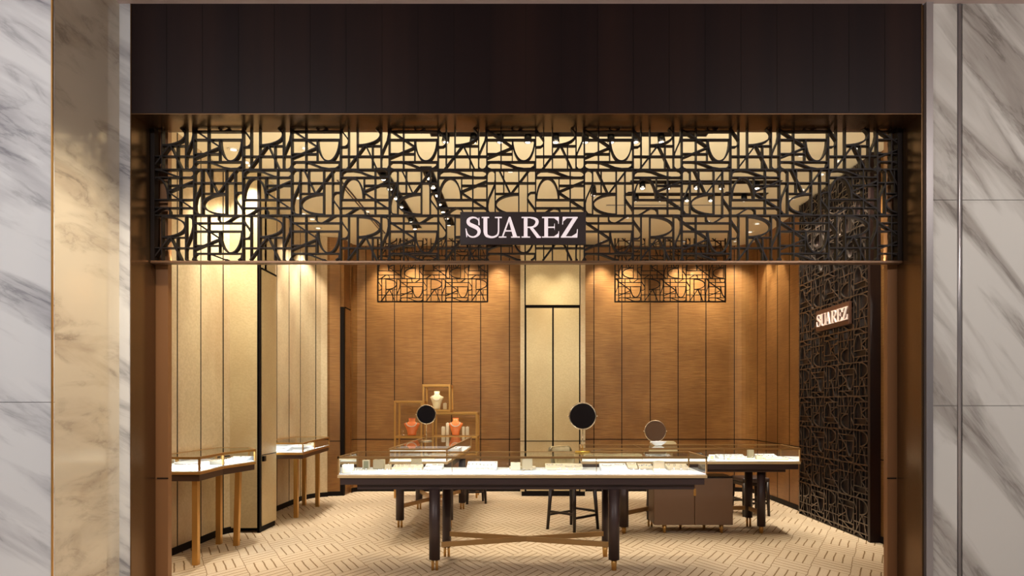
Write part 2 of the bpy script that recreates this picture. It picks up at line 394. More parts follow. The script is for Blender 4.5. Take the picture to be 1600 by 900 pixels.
# door column in the back wall
PY = 10.75
def cx(px): return (px-VX)*PY/F
c = MB()
c.box(cx(813), cx(819.5), PY, YB+.05, .06, CZ).box(cx(907), cx(914.5), PY, YB+.05, .06, CZ).box(cx(813), cx(914.5), PY+.06, YB+.05, .06, CZ)
w = struct(c.build('wall_back_pillar', M['silk_pale'], origin=(0, 0, 0)), 'pale gold column with double door in the back wall')
MB().box(cx(819.5), cx(907), PY+.03, PY+.062, 0.06, CZ).build('shadow_gap', M['black'], w)
MB().box(cx(821.5), cx(905.5), PY+.008, PY+.05, 3.03, CZ).build('upper_panel', M['pale_door'], w)
MB().box(cx(815), cx(914), PY-.004, PY+.08, 0, .07).build('plinth', M['black'], w)
MB().box(cx(813), cx(914.5), PY-.0015, PY+.0, .866, .876).build('panel_joint', M['black'], w)
d = MB().box(cx(822.5), cx(862.8), PY+.008, PY+.05, .08, 2.98).box(cx(865.4), cx(904.8), PY+.008, PY+.05, .08, 2.98).build('door_1', M['pale_door'], origin=(0, 0, 0)); struct(d, 'pale gold double door in the back column')
MB().box(cx(822.5), cx(862.8), PY+.006, PY+.008, .866, .876).box(cx(865.4), cx(904.8), PY+.006, PY+.008, .866, .876).build('door_seam', M['black'], d)

# ---------------------------------------------------------------- structure: storefront portal
ZH = 3.584
struct(MB().box(-2.917, 2.885, 4.98, 5.32, ZH, 4.42).build('wall_front_header', M['fascia'], origin=(0, 0, 0)), 'dark wood fascia above the shop opening')
fa = MB()
for i in range(1, 22): x = -2.917+5.8*i/22; fa.box(x-.0015, x+.0015, 4.9785, 4.981, ZH+.012, 4.39)
struct(fa.build('trim_1', M['black'], origin=(0, 0, 0)), 'fine vertical board joints of the dark fascia')
struct(MB().box(-2.91, 2.885, 4.975, 5.30, ZH-.006, ZH).build('trim_2', M['bronze'], origin=(0, 0, 0)), 'polished bronze soffit under the fascia')
struct(MB().box(-2.917, -2.91, 4.975, 5.30, 0, 4.39).box(-2.96, -2.917, 4.99, 5.30, 0, 4.39).build('trim_3', M['bronze'], origin=(0, 0, 0)), 'bronze reveal on the left of the opening')
struct(MB().box(2.885, 2.892, 4.975, 5.30, 0, 4.39).box(2.892, 2.93, 4.99, 5.30, 0, 4.39).build('trim_4', M['bronze'], origin=(0, 0, 0)), 'bronze reveal on the right of the opening')
for nm, x0, x1 in (('trim_5', -3.45, -2.815), ('trim_6', 2.81, 3.72)):
    t = struct(MB().box(x0, x1, 5.305, 5.36, 0, CZ).build(nm, M['bronze2'], origin=(0, 0, 0)), 'inner bronze jamb panel %s the opening' % ('left of' if x0 < 0 else 'right of'))
    xa, xb = (-2.90, -2.813) if x0 < 0 else (2.808, 2.88)
    MB().box(xa, xb, 5.302, 5.306, .868, .878).build('jamb_seam', M['black'], t)
struct(MB().box(-3.5, 3.8, 5.325, 5.36, ZH+.05, CZ).build('wall_front_inner', M['fascia'], origin=(0, 0, 0)), 'dark inner side of the fascia')
# marble
ml = MB().box(-9, -3.001, 4.28, 4.6, 0, .015).box(-9, -3.001, 4.28, 4.6, .015, 1.462).box(-9, -3.001, 4.28, 4.6, 1.466, 4.392)
w = struct(ml.build('wall_marble_left', M['marble_l'], origin=(0, 0, 0)), 'white and grey veined marble wall left of the opening')
MB().box(-9, -3.006, 4.283, 4.6, 1.46, 1.468).build('joint', M['greytrim'], w)
w = struct(MB().box(-3.4, -3.0, 4.30, 4.98, 0, 4.392).build('wall_marble_reveal', M['marble_rev'], origin=(0, 0, 0)), 'polished marble return lit by an added warm spot')
MB().box(-3.004, -2.996, 4.272, 4.284, 0, 4.392).build('corner_bead', M['gold'], w)
struct(MB().box(-3.3, -2.917, 4.98, 5.3, 0, 4.392).build('wall_marble_strip', M['marble_l'], origin=(0, 0, 0)), 'narrow marble strip beside the left bronze reveal')
def rx(px, Y=4.98): return (px-VX)*Y/F
mr = MB()
zj1 = H+(632-312.5)/sc(4.98); zj2 = H-(634-632)/sc(4.98)
zz = [0, zj2-.002, zj2+.002, zj1-.002, zj1+.002, 4.392]
for a, b in ((zz[0], zz[1]), (zz[2], zz[3]), (zz[4], zz[5])):
    mr.box(rx(1455), rx(1495.5), 4.98, 5.3, a, b); mr.box(rx(1504), 9, 4.98, 5.3, a, b)
w = struct(mr.build('wall_marble_right', M['marble_r'], origin=(0, 0, 0)), 'grey and beige veined marble wall right of the opening')
MB().box(rx(1450), 9, 4.99, 5.29, 0, 4.39).build('backing', M['greytrim'], w)
struct(MB().box(rx(1444.5), rx(1455), 4.955, 5.3, 0, 4.392).build('trim_7', M['greytrim'], origin=(0, 0, 0)), 'brushed grey metal edge beside the right marble wall')
MBt = MB().cyl((rx(1499.7), 4.99, 0), (rx(1499.7), 4.99, 4.39), .016, n=12)
struct(MBt.build('trim_8', M['greytrim'], origin=(0, 0, 0)), 'rounded grey groove strip dividing the right marble')

# ---------------------------------------------------------------- lattice pattern
def ell(cu, cv, ru, rv, a0, a1, n=12):
    return [(cu+ru*math.cos(math.radians(a0+(a1-a0)*i/n)), cv+rv*math.sin(math.radians(a0+(a1-a0)*i/n))) for i in range(n+1)]
TILE = [([(.165, 0), (.165, 1)], 1), ([(.345, 0), (.345, 1)], 1), ([(.83, 0), (.83, 1)], 1), ([(.655, 0), (.655, .52)], 1),
        ([(0, .29), (1, .29)], 1), ([(.345, .52), (.83, .52)], .8),
        (ell(.345, .755, .475, .225, 90, -90, 16), 1.25),
        ([(.50, .52), (.13, 0)], 1.25), ([(.52, .52), (.75, 0)], 1.25),
        ([(.0, .90), (.03, .84), (.13, .70), (.165, .64)], 1.15), ([(.165, .60), (.15, .54), (.10, .50), (0, .495)], .9),
        ([(.83, .99), (.93, .97), (.98, .90), (.985, .76), (.96, .62), (.90, .48), (.845, .34), (.83, .24)], 1.15), ([(.83, .06), (.87, .01), (.92, 0), (.97, .03), (1, .1)], .9),
        ([(0, 0), (1, 0)], 1.15), ([(0, 0), (0, 1)], 1.15)]
ROT = {0: lambda u, v: (u, v), 1: lambda u, v: (v, 1-u), 2: lambda u, v: (1-u, 1-v), 3: lambda u, v: (1-v, u)}
def clip(a, b, u0, u1, v0, v1):
    t0, t1 = 0.0, 1.0; dx, dy = b[0]-a[0], b[1]-a[1]
    for p, q in ((-dx, a[0]-u0), (dx, u1-a[0]), (-dy, a[1]-v0), (dy, v1-a[1])):
        if abs(p) < 1e-9:
            if q < 0: return None
        else:
            r = q/p
            if p < 0: t0 = max(t0, r)
            else: t1 = min(t1, r)
    if t0 >= t1-1e-6: return None
    return (a[0]+dx*t0, a[1]+dy*t0), (a[0]+dx*t1, a[1]+dy*t1)
def lattice(mb, region, origin, cw, ch, pos, w, depth, nrm, odd=0):
    """region (s0,s1,z0,z1) in panel coordinates; tile (0,0) sits at origin; pos(s,z)->Vector centre"""
    s0, s1, z0, z1 = region
    i0 = math.floor((s0-origin[0])/cw); i1 = math.ceil((s1-origin[0])/cw)
    j0 = math.floor((z0-origin[1])/ch); j1 = math.ceil((z1-origin[1])/ch)
    for j in range(j0, j1):
        for i in range(i0, i1):
            up = (j % 2) != 0; alt = ((i+odd) % 2) != 0
            r = (2 if alt else 3) if up else (1 if alt else 0)
            for pts, k in TILE:
                q = [ROT[r](*p) for p in pts]
                q = [(origin[0]+(i+u)*cw, origin[1]+(j+v)*ch) for u, v in q]
                for a, b in zip(q, q[1:]):
                    c = clip(a, b, s0, s1, z0, z1)
                    if c: mb.bar(pos(*c[0]), pos(*c[1]), w*k, depth*(1 if k > 1.1 else .92)*(1-.05*random.random()), up=nrm, e=w*k*.3)
# main screen across the opening
YS = 5.25; X0, X1 = -2.875, 2.845; Z0 = 2.565
scr = thing('lattice_screen', 'dark bronze openwork screen spanning the top of the shop opening', 'screen', (0, YS, 2.54))
mb = MB(); lattice(mb, (X0, X1, Z0, ZH-.008), (.059, 2.555), .3765, .354, lambda s, z: Vector((s, YS, z)), .0088, .048, (0, 1, 0))
mb.build('lattice', M['lat'], scr)
MB().box(X0-.03, X1+.035, YS-.035, YS+.035, 2.538, 2.556).build('bottom_rail', M['rail'], scr, .003)
MB().box(X0-.03, X0, YS-.03, YS+.03, 2.556, ZH-.008).build('end_post', M['lat'], scr)
MB().box(X1, X1+.035, YS-.03, YS+.03, 2.556, ZH-.008).build('end_post', M['lat'], scr)
# small screens hanging before the back wall
YH = 10.82; sh = sc(YH)
for lab, p0, p1, org in (('small openwork screen hanging before the back wall left of the door column', 590.7, 761.7, 590.7),
                         ('small openwork screen hanging before the back wall right of the door column', 961.2, 1133, 966.5)):
    x0 = (p0-VX)/sh; x1 = (p1-VX)/sh; zb = H+(632-471.3)/sh
    t = thing('hanging_screen', lab, 'screen', ((x0+x1)/2, YH, zb), 'small screens hanging before the back wall')
    mb = MB(); lattice(mb, (x0, x1, zb, CZ-.004), ((org-VX)/sh, zb), 35.25/sh, 35.7/sh, lambda s, z: Vector((s, YH, z)), .010, .025, (0, 1, 0), odd=(0 if p0 < 700 else 1))
    mb.build('lattice', M['lat'], t)
    MB().box(x0-.01, x1+.01, YH-.018, YH+.018, zb-.012, zb+.008).box(x0-.012, x0+.006, YH-.018, YH+.018, zb, CZ-.004).box(x1-.006, x1+.012, YH-.018, YH+.018, zb, CZ-.004).build('frame', M['lat'], t)
# dark relief slab on the right wall
ya, yb = 7.13, 9.03; xf = 3.615
t = thing('relief_panel', 'tall dark bronze relief panel standing against the right wall', 'wall panel', (xf+.05, (ya+yb)/2, 0))
MB().box(xf+.012, XR-.005, ya, yb, 0, CZ-.004).build('backing', M['relief_b'], t)
MB().box(xf-.03, XR-.002, ya-.02, ya+.03, 0, CZ-.004).box(xf-.01, XR-.002, yb-.015, yb, 0, CZ-.004).build('side_frame', M['relief_b'], t, .003)
mb = MB(); lattice(mb, (0, yb-ya-.04, .02, CZ-.02), (.02, .06), .375, .37, lambda s, z: Vector((xf, yb-.01-s, z)), .011, .03, (1, 0, 0))
mb.build('lattice', M['relief'], t)

# ---------------------------------------------------------------- signs
def stroke(pts):
    """pts (x,y,w) -> closed outline of a tapering stroke, as quads"""
    out = []
    def off(i):
        a = pts[max(i-1, 0)]; b = pts[min(i+1, len(pts)-1)]; d = Vector((b[0]-a[0], b[1]-a[1])).normalized()
        n = Vector((-d.y, d.x))*pts[i][2]/2; p = Vector(pts[i][:2]); return p+n, p-n
    for i in range(len(pts)-1):
        a, b = off(i); c, d = off(i+1); out.append([tuple(b), tuple(d), tuple(c), tuple(a)])
    return out
def smooth(pts, n=4):
    r = []
    for i in range(len(pts)-1):
        p0 = pts[max(i-1, 0)]; p1 = pts[i]; p2 = pts[i+1]; p3 = pts[min(i+2, len(pts)-1)]
        for k in range(n):
            t = k/n; r.append(tuple(.5*((2*b)+(-a+c)*t+(2*a-5*b+4*c-d)*t*t+(-a+3*b-3*c+d)*t**3) for a, b, c, d in zip(p0, p1, p2, p3)))
    r.append(pts[-1]); return r
def rect(x0, x1, y0, y1): return [(x0, y0), (x1, y0), (x1, y1), (x0, y1)]
LET = {
 'S': (0.0, stroke(smooth([(.655, .72, .02), (.63, .83, .04), (.56, .925, .055), (.42, .975, .06), (.27, .955, .09), (.15, .87, .13), (.13, .74, .155), (.22, .635, .17), (.40, .55, .175), (.57, .46, .175), (.655, .34, .16), (.64, .19, .13), (.54, .08, .09), (.38, .025, .06), (.22, .055, .06), (.10, .17, .05), (.05, .33, .02)])) + [[(.62, .62), (.695, .60), (.67, .97), (.645, .97)], [(.0, .43), (.035, .44), (.085, .25), (.075, .02), (.045, .02)]]),
 'U': (.79, [rect(.0, .36, .955, 1), [(.09, .26), (.27, .26), (.27, .96), (.09, .96)], rect(.64, .98, .955, 1), rect(.79, .855, .3, .96)]
       + stroke(smooth([(.18, .27, .18), (.215, .13, .15), (.33, .05, .11), (.49, .015, .08), (.66, .05, .075), (.785, .15, .07), (.822, .31, .065)]))),
 'A': (1.62, [rect(0, .37, 0, .045), rect(.60, 1.03, 0, .045), [(.15, .03), (.215, .03), (.575, 1), (.50, 1)], [(.70, .03), (.90, .03), (.575, 1), (.50, .985), (.47, .9)], rect(.29, .72, .30, .35)]),
 'R': (2.73, [rect(0, .45, .955, 1), rect(0, .42, 0, .045), rect(.115, .29, .02, .98), rect(.28, .45, .475, .525), [(.38, .5), (.52, .52), (.90, .04), (.94, 0), (.74, 0)], rect(.74, .95, 0, .045)]
       + stroke(smooth([(.44, .972, .055), (.62, .93, .09), (.74, .84, .14), (.755, .72, .15), (.69, .60, .12), (.57, .52, .07), (.43, .497, .05)]))),
 'E': (3.73, [rect(0, .82, .955, 1), rect(0, .82, 0, .045), rect(.115, .29, .02, .98), rect(.28, .62, .475, .525), [(.765, .99), (.82, .99), (.82, .68), (.79, .68)], [(.765, .01), (.82, .01), (.83, .30), (.80, .30)], [(.585, .5), (.62, .36), (.62, .68), (.60, .68)], [(.58, .96), (.80, .96), (.79, .80)], [(.58, .04), (.80, .04), (.80, .2)]]),
 'Z': (4.65, [rect(.09, .82, .95, 1), rect(0, .80, 0, .05), [(.0, .02), (.21, .02), (.82, .98), (.61, .98)], [(.09, .99), (.13, .99), (.10, .64), (.065, .64)], [(.09, .96), (.12, .80), (.3, .96)], [(.74, .01), (.80, .01), (.825, .40), (.79, .40)], [(.5, .04), (.78, .04), (.79, .22)]]),
}
def letters(parent, cap, place, m, thick):
    for ch in 'SUAREZ':
        off, polys = LET[ch]; mb = MB()
        for q, poly in enumerate(polys):
            e = .0004*(q % 3)
            mb.prism_f([(x+off, y) for x, y in poly], lambda u, v, k, e=e: place(u*cap, v*cap, (thick+e) if k == 0 else 0))
        mb.build('letter', m, parent)
s1 = sc(5.19)
xa, xb = (719-VX)/s1, (915.5-VX)/s1; za, zb = H+(632-382)/s1, H+(632-331)/s1
t = thing('shop_sign', 'dark rectangular sign reading SUAREZ in white on the openwork screen', 'sign', ((xa+xb)/2, 5.2, za))
MB().box(xa, xb, 5.19, 5.215, za, zb).build('plate', M['sign'], t, .002)
cap = (370.5-338.5)/s1; lx = (727.5-VX)/s1; lz = H+(632-371.5)/s1
letters(t, cap, lambda u, v, k: Vector((lx+u*1.0, 5.19-k, lz+v)), M['letter'], .012)
# small one on relief panel
t = thing('wall_sign', 'small brown sign with lit SUAREZ letters on the dark relief panel', 'sign', (3.58, 7.97, 2.34))
MB().box(3.565, 3.594, 7.53, 8.40, 2.345, 2.60).build('plate', M['sign2'], t, .002)
letters(t, .146, lambda u, v, k: Vector((3.565-k, 8.36-u, 2.40+v)), M['letter2'], .012)

# ---------------------------------------------------------------- cases
def inset(poly, d):
    n = len(poly); out = []
    for i in range(n):
        a, b, c = Vector(poly[i-1]), Vector(poly[i]), Vector(poly[(i+1) % n])
        e1 = (b-a).normalized(); e2 = (c-b).normalized()
        n1 = Vector((-e1.y, e1.x)); n2 = Vector((-e2.y, e2.x))
        m = (n1+n2); k = d/max(.3, (1+n1.dot(n2))); out.append((b.x+m.x*k, b.y+m.y*k))
    return out
def box_tag(): pass
def display_case(name, label, poly, zd, zt, apron_m, ap, low=None, splits=(), group='glass topped jewellery cases', fr=.015, led=0, ledcol=NEUT, gold='goldd'):
    """poly counter-clockwise from the front left"""
    cxy = (sum(p[0] for p in poly)/len(poly), sum(p[1] for p in poly)/len(poly))
    t = thing(name, label, 'display case', (cxy[0], cxy[1], 0), group)
    n = len(poly)
    MB().prism(inset(poly, .008), zd-.008, zd).build('deck', M['deck'], t)
    MB().prism(poly, zd-.034, zd-.008).build('base_rim', M['rimgold' if gold == 'goldd' else gold], t, .002)
    MB().prism(inset(poly, ap[1]), zd-.034-ap[0], zd-.034).build('apron', apron_m, t, .002)
    f = MB(); gm = MB()
    ip = inset(poly, fr/2); gp = inset(poly, fr/2)
    for i in range(n):
        a, b = ip[i], ip[(i+1) % n]
        f.bar((a[0], a[1], zt-fr*.6), (b[0], b[1], zt-fr*.6), fr, fr*1.2, e=fr/2)
        f.bar((a[0], a[1], zd), (a[0], a[1], zt), fr*.9, fr*.9, up=(0, 1, 0))
        # side pane
        aa, bb = Vector(gp[i]), Vector(gp[(i+1) % n]); d = (bb-aa).normalized(); aa = aa+d*.008; bb = bb-d*.008
        gm.bm.faces.new([gm.bm.verts.new(p) for p in ((aa.x, aa.y, zd+.002), (bb.x, bb.y, zd+.002), (bb.x, bb.y, zt-fr), (aa.x, aa.y, zt-fr))])
    for x in splits:
        f.bar((x, min(p[1] for p in ip), zd), (x, min(p[1] for p in ip), zt), .004, .004, up=(0, 1, 0))
        f.bar((x, min(p[1] for p in ip), zt-.004), (x, max(p[1] for p in ip), zt-.004), .004, .004)
    f.build('case_frame', M[gold], t)
    gm.build('glass_side', M['glass'], t)
    l = MB(); q = inset(poly, fr); l.bm.faces.new([l.bm.verts.new((x, y, zt-.002)) for x, y in q]); l.build('glass_lid', M['glass'], t)
    return t
def dark_leg(t, x, y, ztop, r=.046, ft=.095, prong=True):
    l = MB().cyl((x, y, ft), (x, y, ztop), r, n=24).build('leg', M['choc'], t)
    fm = MB()
    if prong:
        fm.cyl((x-.017, y, 0), (x-.017, y, ft+.01), .0125, n=12).cyl((x+.019, y, 0), (x+.019, y, ft+.01), .0125, n=12)
    else: fm.cyl((x, y, 0), (x, y, ft+.01), .022, .026, n=16)
    fm.build('foot', M['gold'], l)
def xbrace(t, a, b, c, d, z):
    for i, (p, q) in enumerate(((a, b), (c, d))):
        MB().bar((p[0], p[1], z-.001*i), (q[0], q[1], z-.001*i), .03, .045).build('cross_brace', M['goldd'], t)

def leds(lights):
    for i, (p, q, pw, col) in enumerate(lights):
        a = Vector(p); b = Vector(q); L = (b-a).length; mid = (a+b)/2
        ang = math.atan2(b.y-a.y, b.x-a.x)
        area('case_led', mid, (0, 0, ang), L, .012, pw*2.1, col)
# front table
zd1, zt1 = .848, 1.0
tx0, tx1, ty0, ty1 = -1.647, 1.55, 5.86, 6.52
poly = [(tx0, ty0), (tx1, ty0), (tx1, ty1), (tx0, ty1)]
T1 = display_case('display_table', 'long chocolate jewellery table with glass top nearest the entrance', poly, zd1, zt1, M['choc'], (.06, .02),
    splits=[(706-VX)/181, (932-VX)/181])
MB().box(-1.49, 1.45, ty0+.06, ty1-.06, .708, .756).build('lower_apron', M['choc'], T1, .002)
yf, ybk = 5.935, 6.47
for x, y, r in ((-.817, yf, .048), (.752, yf, .048), (-.775, ybk, .042), (.735, ybk, .032)):
    dark_leg(T1, x, y, .71, r, prong=(x < 0 and y < 6.2) or x < 0)
xbrace(T1, (-.76, yf+.02), (.72, ybk-.01), (-.75, ybk-.01), (.72, yf+.02), .222)
leds([((tx0+.05, ty0+.02, zt1-.02), (-.67, ty0+.02, zt1-.02), 3.2, NEUT), ((-.63, ty0+.02, zt1-.02), (.57, ty0+.02, zt1-.02), 4.2, NEUT), ((.62, ty0+.02, zt1-.02), (tx1-.04, ty0+.02, zt1-.02), 3.0, (1, .93, .95))])
# rear left table
poly = [(-1.49, 7.24), (-.86, 7.24), (-.82, 9.85), (-1.50, 9.85)]
T2 = display_case('display_table', 'chocolate glass topped jewellery table running back towards the gold shelves', poly, .845, .98, M['choc'], (.06, .03))
MB().box(-1.44, -.90, 7.4, 9.7, .71, .753).build('lower_apron', M['choc'], T2, .002)
for x, y in ((-1.54+.03, 8.0), (-.93, 8.0), (-1.51, 9.4), (-.913, 9.4)): dark_leg(T2, x, y, .72, .048, .09)
xbrace(T2, (-1.48, 8.04), (-.94, 9.36), (-.95, 8.04), (-1.48, 9.36), .25)
leds([((-1.40, 7.27, .96), (-.9, 7.27, .96), 1.5, WARM), ((-.86, 7.4, .96), (-.84, 9.7, .96), 2.5, WARM)])
# right table
poly = [(.58, 7.46), (3.0, 7.46), (3.05, 8.17), (.62, 8.17)]
T3 = display_case('display_table', 'chocolate glass topped jewellery table beside the right wall above a taupe cabinet', poly, .828, .971, M['choc'], (.06, .02), splits=(1.26, 2.16))
MB().box(.75, 2.86, 7.53, 8.1, .70, .736).build('lower_apron', M['choc'], T3, .002)
dark_leg(T3, 1.08, 7.64, .71, .052, .075, False); dark_leg(T3, 2.63, 7.65, .71, .046, .08, False)
dark_leg(T3, 1.45, 8.06, .71, .04, .085); dark_leg(T3, 2.62, 8.06, .71, .046, .11)
for p, q in (((1.12, 7.69), (1.43, 8.03)), ((2.63, 7.695), (2.62, 8.02)), ((1.49, 8.06), (2.58, 8.06))):
    MB().bar((p[0], p[1], .222), (q[0], q[1], .222), .03, .045).build('cross_brace', M['goldd'], T3)
leds([((.65, 7.48, .952), (1.8, 7.48, .952), 3.0, (1, .95, .8)), ((1.85, 7.48, .952), (2.97, 7.48, .952), 3.4, (.97, 1, .88))])

# left alcove cases on gold legs
def gold_leg(t, x, y, zt, dx=0, dy=0, w=.052):
    MB().bar((x, y, 0), (x+dx, y+dy, zt), w, w, up=(1, 0, 0)).build('leg', M['gold'], t, .004)
poly = [(-3.405, 6.07), (-2.935, 6.07), (-2.975, 6.64), (-2.872, 7.16), (-3.06, 7.46), (-3.405, 7.40)]
C1 = display_case('wall_case', 'gold legged glass jewellery case in the alcove nearest the entrance', poly, .855, .98, M['choc2'], (.06, .012), group='gold legged cases in the left alcoves', fr=.018, gold='gold')
for x, y, dx in ((-3.0, 6.13, .0), (-3.21, 7.05, 0.0), (-2.995, 6.97, .02)): gold_leg(C1, x, y, .765, dx)
leds([((-3.36, 6.10, .95), (-2.97, 6.10, .95), 1.6, COOL), ((-2.99, 6.68, .95), (-2.91, 7.1, .95), 1.6, COOL), ((-2.96, 6.15, .95), (-2.995, 6.6, .95), 1.4, COOL)])
poly = [(-3.405, 8.29), (-2.745, 8.29), (-2.81, 8.95), (-2.865, 9.80), (-3.05, 9.98), (-3.405, 9.95)]
C2 = display_case('wall_case', 'gold legged glass jewellery case in the far left alcove past the pillar', poly, .868, .982, M['choc2'], (.05, .012), group='gold legged cases in the left alcoves', fr=.016, gold='gold')
for x, y in ((-2.97, 8.69), (-3.22, 9.76), (-2.985, 9.62)): gold_leg(C2, x, y, .785)
leds([((-3.3, 8.32, .955), (-2.8, 8.32, .955), 1.8, COOL), ((-2.84, 9.0, .955), (-2.89, 9.75, .955), 1.8, COOL)])

# ---------------------------------------------------------------- jewellery on decks
def jtray(label, x, y, z, w, d, h, m='tray', pieces=0, pc='ring', tilt=0, group='jewellery trays in the cases', rot=0):
    z += .0015
    t = thing('jewelry_tray', label, 'jewellery tray', (x, y, z), group)
    b = MB()
    if tilt:
        b.rings([[Vector((x-w/2, y-d/2, z)), Vector((x+w/2, y-d/2, z)), Vector((x+w/2, y+d/2, z)), Vector((x-w/2, y+d/2, z))],
                 [Vector((x-w/2, y-d/2, z+h*.35)), Vector((x+w/2, y-d/2, z+h*.35)), Vector((x+w/2, y+d/2, z+h)), Vector((x-w/2, y+d/2, z+h))]], smooth=False)
    else: b.box(x-w/2, x+w/2, y-d/2, y+d/2, z, z+h)
    b.build('pad', M[m], t, .004)
    rr = random.Random(int(x*1000)+17)
    for i in range(pieces):
        px = x-w/2+w*(i+.5)/pieces; fy = rr.uniform(-.25, .25); py = y+d*fy
        zz = z+(h*(.35+.65*(fy+.5)) if tilt else h)
        if pc == 'ring': MB().torus((px, py, zz+.008), .009, .0022, 'y', 14, 6).build('ring', M['silver'], t)
        elif pc == 'gem': MB().rings([[Vector((px+.009*c, py+.009*s_, zz)) for c, s_ in ((1, 0), (.5, .87), (-.5, .87), (-1, 0), (-.5, -.87), (.5, -.87))], [Vector((px+.005*c, py+.005*s_, zz+.012)) for c, s_ in ((1, 0), (.5, .87), (-.5, .87), (-1, 0), (-.5, -.87), (.5, -.87))]], smooth=False).build('earring', M['gem'], t)
        elif pc == 'neck': MB().torus((px, py, zz+.003), min(w/pieces, d)*.36, .0028, 'z', 24, 6).build('necklace', M['silver'], t)
    if rot: t.rotation_euler = (0, 0, rot)
    return t
def jblock(label, x, y, z, w, d, h, m='tray2', card=False, group='upright jewellery props'):
    z += .0015
    t = thing('display_block', label, 'display block', (x, y, z), group)
    if card:
        f = MB(); b = .008
        f.box(x-w/2, x+w/2, y-d/2, y+d/2, z, z+b).box(x-w/2, x+w/2, y-d/2, y+d/2, z+h-b, z+h).box(x-w/2, x-w/2+b, y-d/2, y+d/2, z+b, z+h-b).box(x+w/2-b, x+w/2, y-d/2, y+d/2, z+b, z+h-b)
        f.build('card_frame', M['tray'], t); MB().box(x-w/2+b, x+w/2-b, y-d/4, y+d/4, z+b, z+h-b).build('card', M['card'], t)
    else:
        MB().box(x-w/2, x+w/2, y-d/2, y+d/2, z, z+h).build('block', M[m], t, .004)
        MB().cyl((x, y, z+h), (x, y, z+h+.004), min(w, d)*.25, n=12).build('stud', M['silver'], t)
    return t
sec1 = 'in the front table, left section'; sec2 = 'in the front table, middle section'; sec3 = 'in the front table, right section'
def row(px0, px1, Y, s=None):
    s = sc(Y); return ((px0+px1)/2-VX)/s, (px1-px0)/s
ZD = zd1
def tr(label, a, b, Y, d, h, **k): x, w = row(a, b, Y); return jtray(label, x, Y, ZD, w, d, h, **k)
def bl(label, a, b, Y, d, h, **k): x, w = row(a, b, Y); return jblock(label, x, Y, ZD, w, d, h, **k)
bl('ivory block at the far left end of the front table', 536.5, 551, 5.955, .10, .075, m='tray')
bl('small framed card standing left in the front table', 567, 577.5, 6.30, .03, .085, card=True)
bl('tall beige block behind the small rings, left of the front table', 584, 601, 6.36, .07, .085)
bl('low beige cube beside the tall beige block in the front table', 602, 611, 6.22, .06, .05)
bl('tall beige block behind the wide ring tray in the front table', 643, 659, 6.42, .06, .095)
tr('small ivory tray with silver rings at the left front corner', 552, 575, 5.98, .10, .016, m='tray', pieces=3)
tr('ivory tray of earrings in the middle of the left section', 590, 618, 6.04, .12, .014, pieces=5, pc='gem')
tr('wide sloping ring tray in the left section of the front table', 614, 660, 6.24, .14, .045, tilt=1, pieces=8)
tr('grey beige slab along the front edge of the left section', 626, 671, 5.96, .07, .02, m='tray2', pieces=5)
tr('white sloping tray beside the left glass joint of the front table', 664, 692, 6.30, .18, .045, m='white', tilt=1, pieces=3, pc='neck')
tr('tiered white tray of earrings left in the middle section', 730, 777, 6.28, .16, .07, m='white', tilt=1, pieces=8, pc='gem')
tr('low ivory tray under the tiered earring tray', 727, 773, 6.05, .16, .02, pieces=6)
tr('smallest ivory pad with one ring left of centre', 788, 802, 5.98, .06, .014, pieces=1)
tr('small ivory pad with a pair of rings at the table centre', 815, 831, 5.98, .06, .016, m='tray2', pieces=2)
tr('small ivory pad with a gem right of centre', 841, 857, 5.98, .06, .016, pieces=2, pc='gem')
tr('wide ivory tray carrying the two centre blocks', 796, 837, 6.36, .11, .02)
bl('rounded ivory block on the left of the centre pair', 798, 813, 6.22, .07, .07, m='tray')
bl('tall beige block on the right of the centre pair', 815.5, 832, 6.24, .06, .108)
tr('long ivory necklace tray behind the front slab, right of centre', 852, 910, 6.28, .16, .05, tilt=1, pieces=4, pc='neck')
tr('long beige slab along the front edge right of centre', 869, 915, 5.97, .07, .022, m='tray2', pieces=4)
tr('white necklace pad just right of the right glass joint', 938, 979, 6.22, .2, .055, m='white', tilt=1, pieces=2, pc='neck')
tr('ivory pad with a bracelet beside the white necklace pad', 980, 995, 6.34, .12, .055, tilt=1, pieces=1, pc='neck')
tr('low tray of sparkling earrings behind the right section slab', 997, 1019, 6.34, .12, .045, tilt=1, pieces=6, pc='gem')
bl('tall tan block with a stud in the right section of the front table', 1020.5, 1037.5, 6.16, .05, .088, m='tray2')
bl('low tan cube in front of the tall tan block', 1021, 1040, 5.97, .05, .034, m='tray2')
tr('sloping ivory bracelet tray at the right end of the front table', 1041, 1075, 6.30, .16, .045, tilt=1, pieces=4)
tr('pinkish slab along the front edge of the right section', 952, 1012, 5.98, .09, .018, pieces=7, pc='gem')
tr('ivory slab at the right front corner of the front table', 1048, 1080, 5.98, .10, .018, pieces=3)
# right table
ZD = .828
bl('small framed card standing in the right hand table', 1108, 1116, 7.56, .03, .06, card=True)
bl('beige block behind the trays of the right hand table', 1168, 1177, 7.95, .05, .09)
bl('small tan cube between the two front slabs of the right hand table', 1181, 1190, 7.66, .05, .045)
tr('tray in front of the framed card of the right hand table', 1107, 1118, 7.50, .04, .012)
tr('long ring tray left of the beige block in the right hand table', 1120, 1163, 7.86, .16, .04, m='white', tilt=1, pieces=7)
tr('front left slab of the right hand table', 1138, 1178, 7.58, .10, .02, m='tray2', pieces=5)
tr('sloping tray of gems right of the beige block, right hand table', 1182, 1213, 7.86, .16, .045, m='white', tilt=1, pieces=6, pc='gem')
tr('front right slab of the right hand table', 1194, 1230, 7.6, .10, .02, m='tray2', pieces=4)
tr('dark velvet tray seen behind the front table corner', 1054, 1100, 7.95, .2, .05, m='blackm', tilt=1, pieces=5)
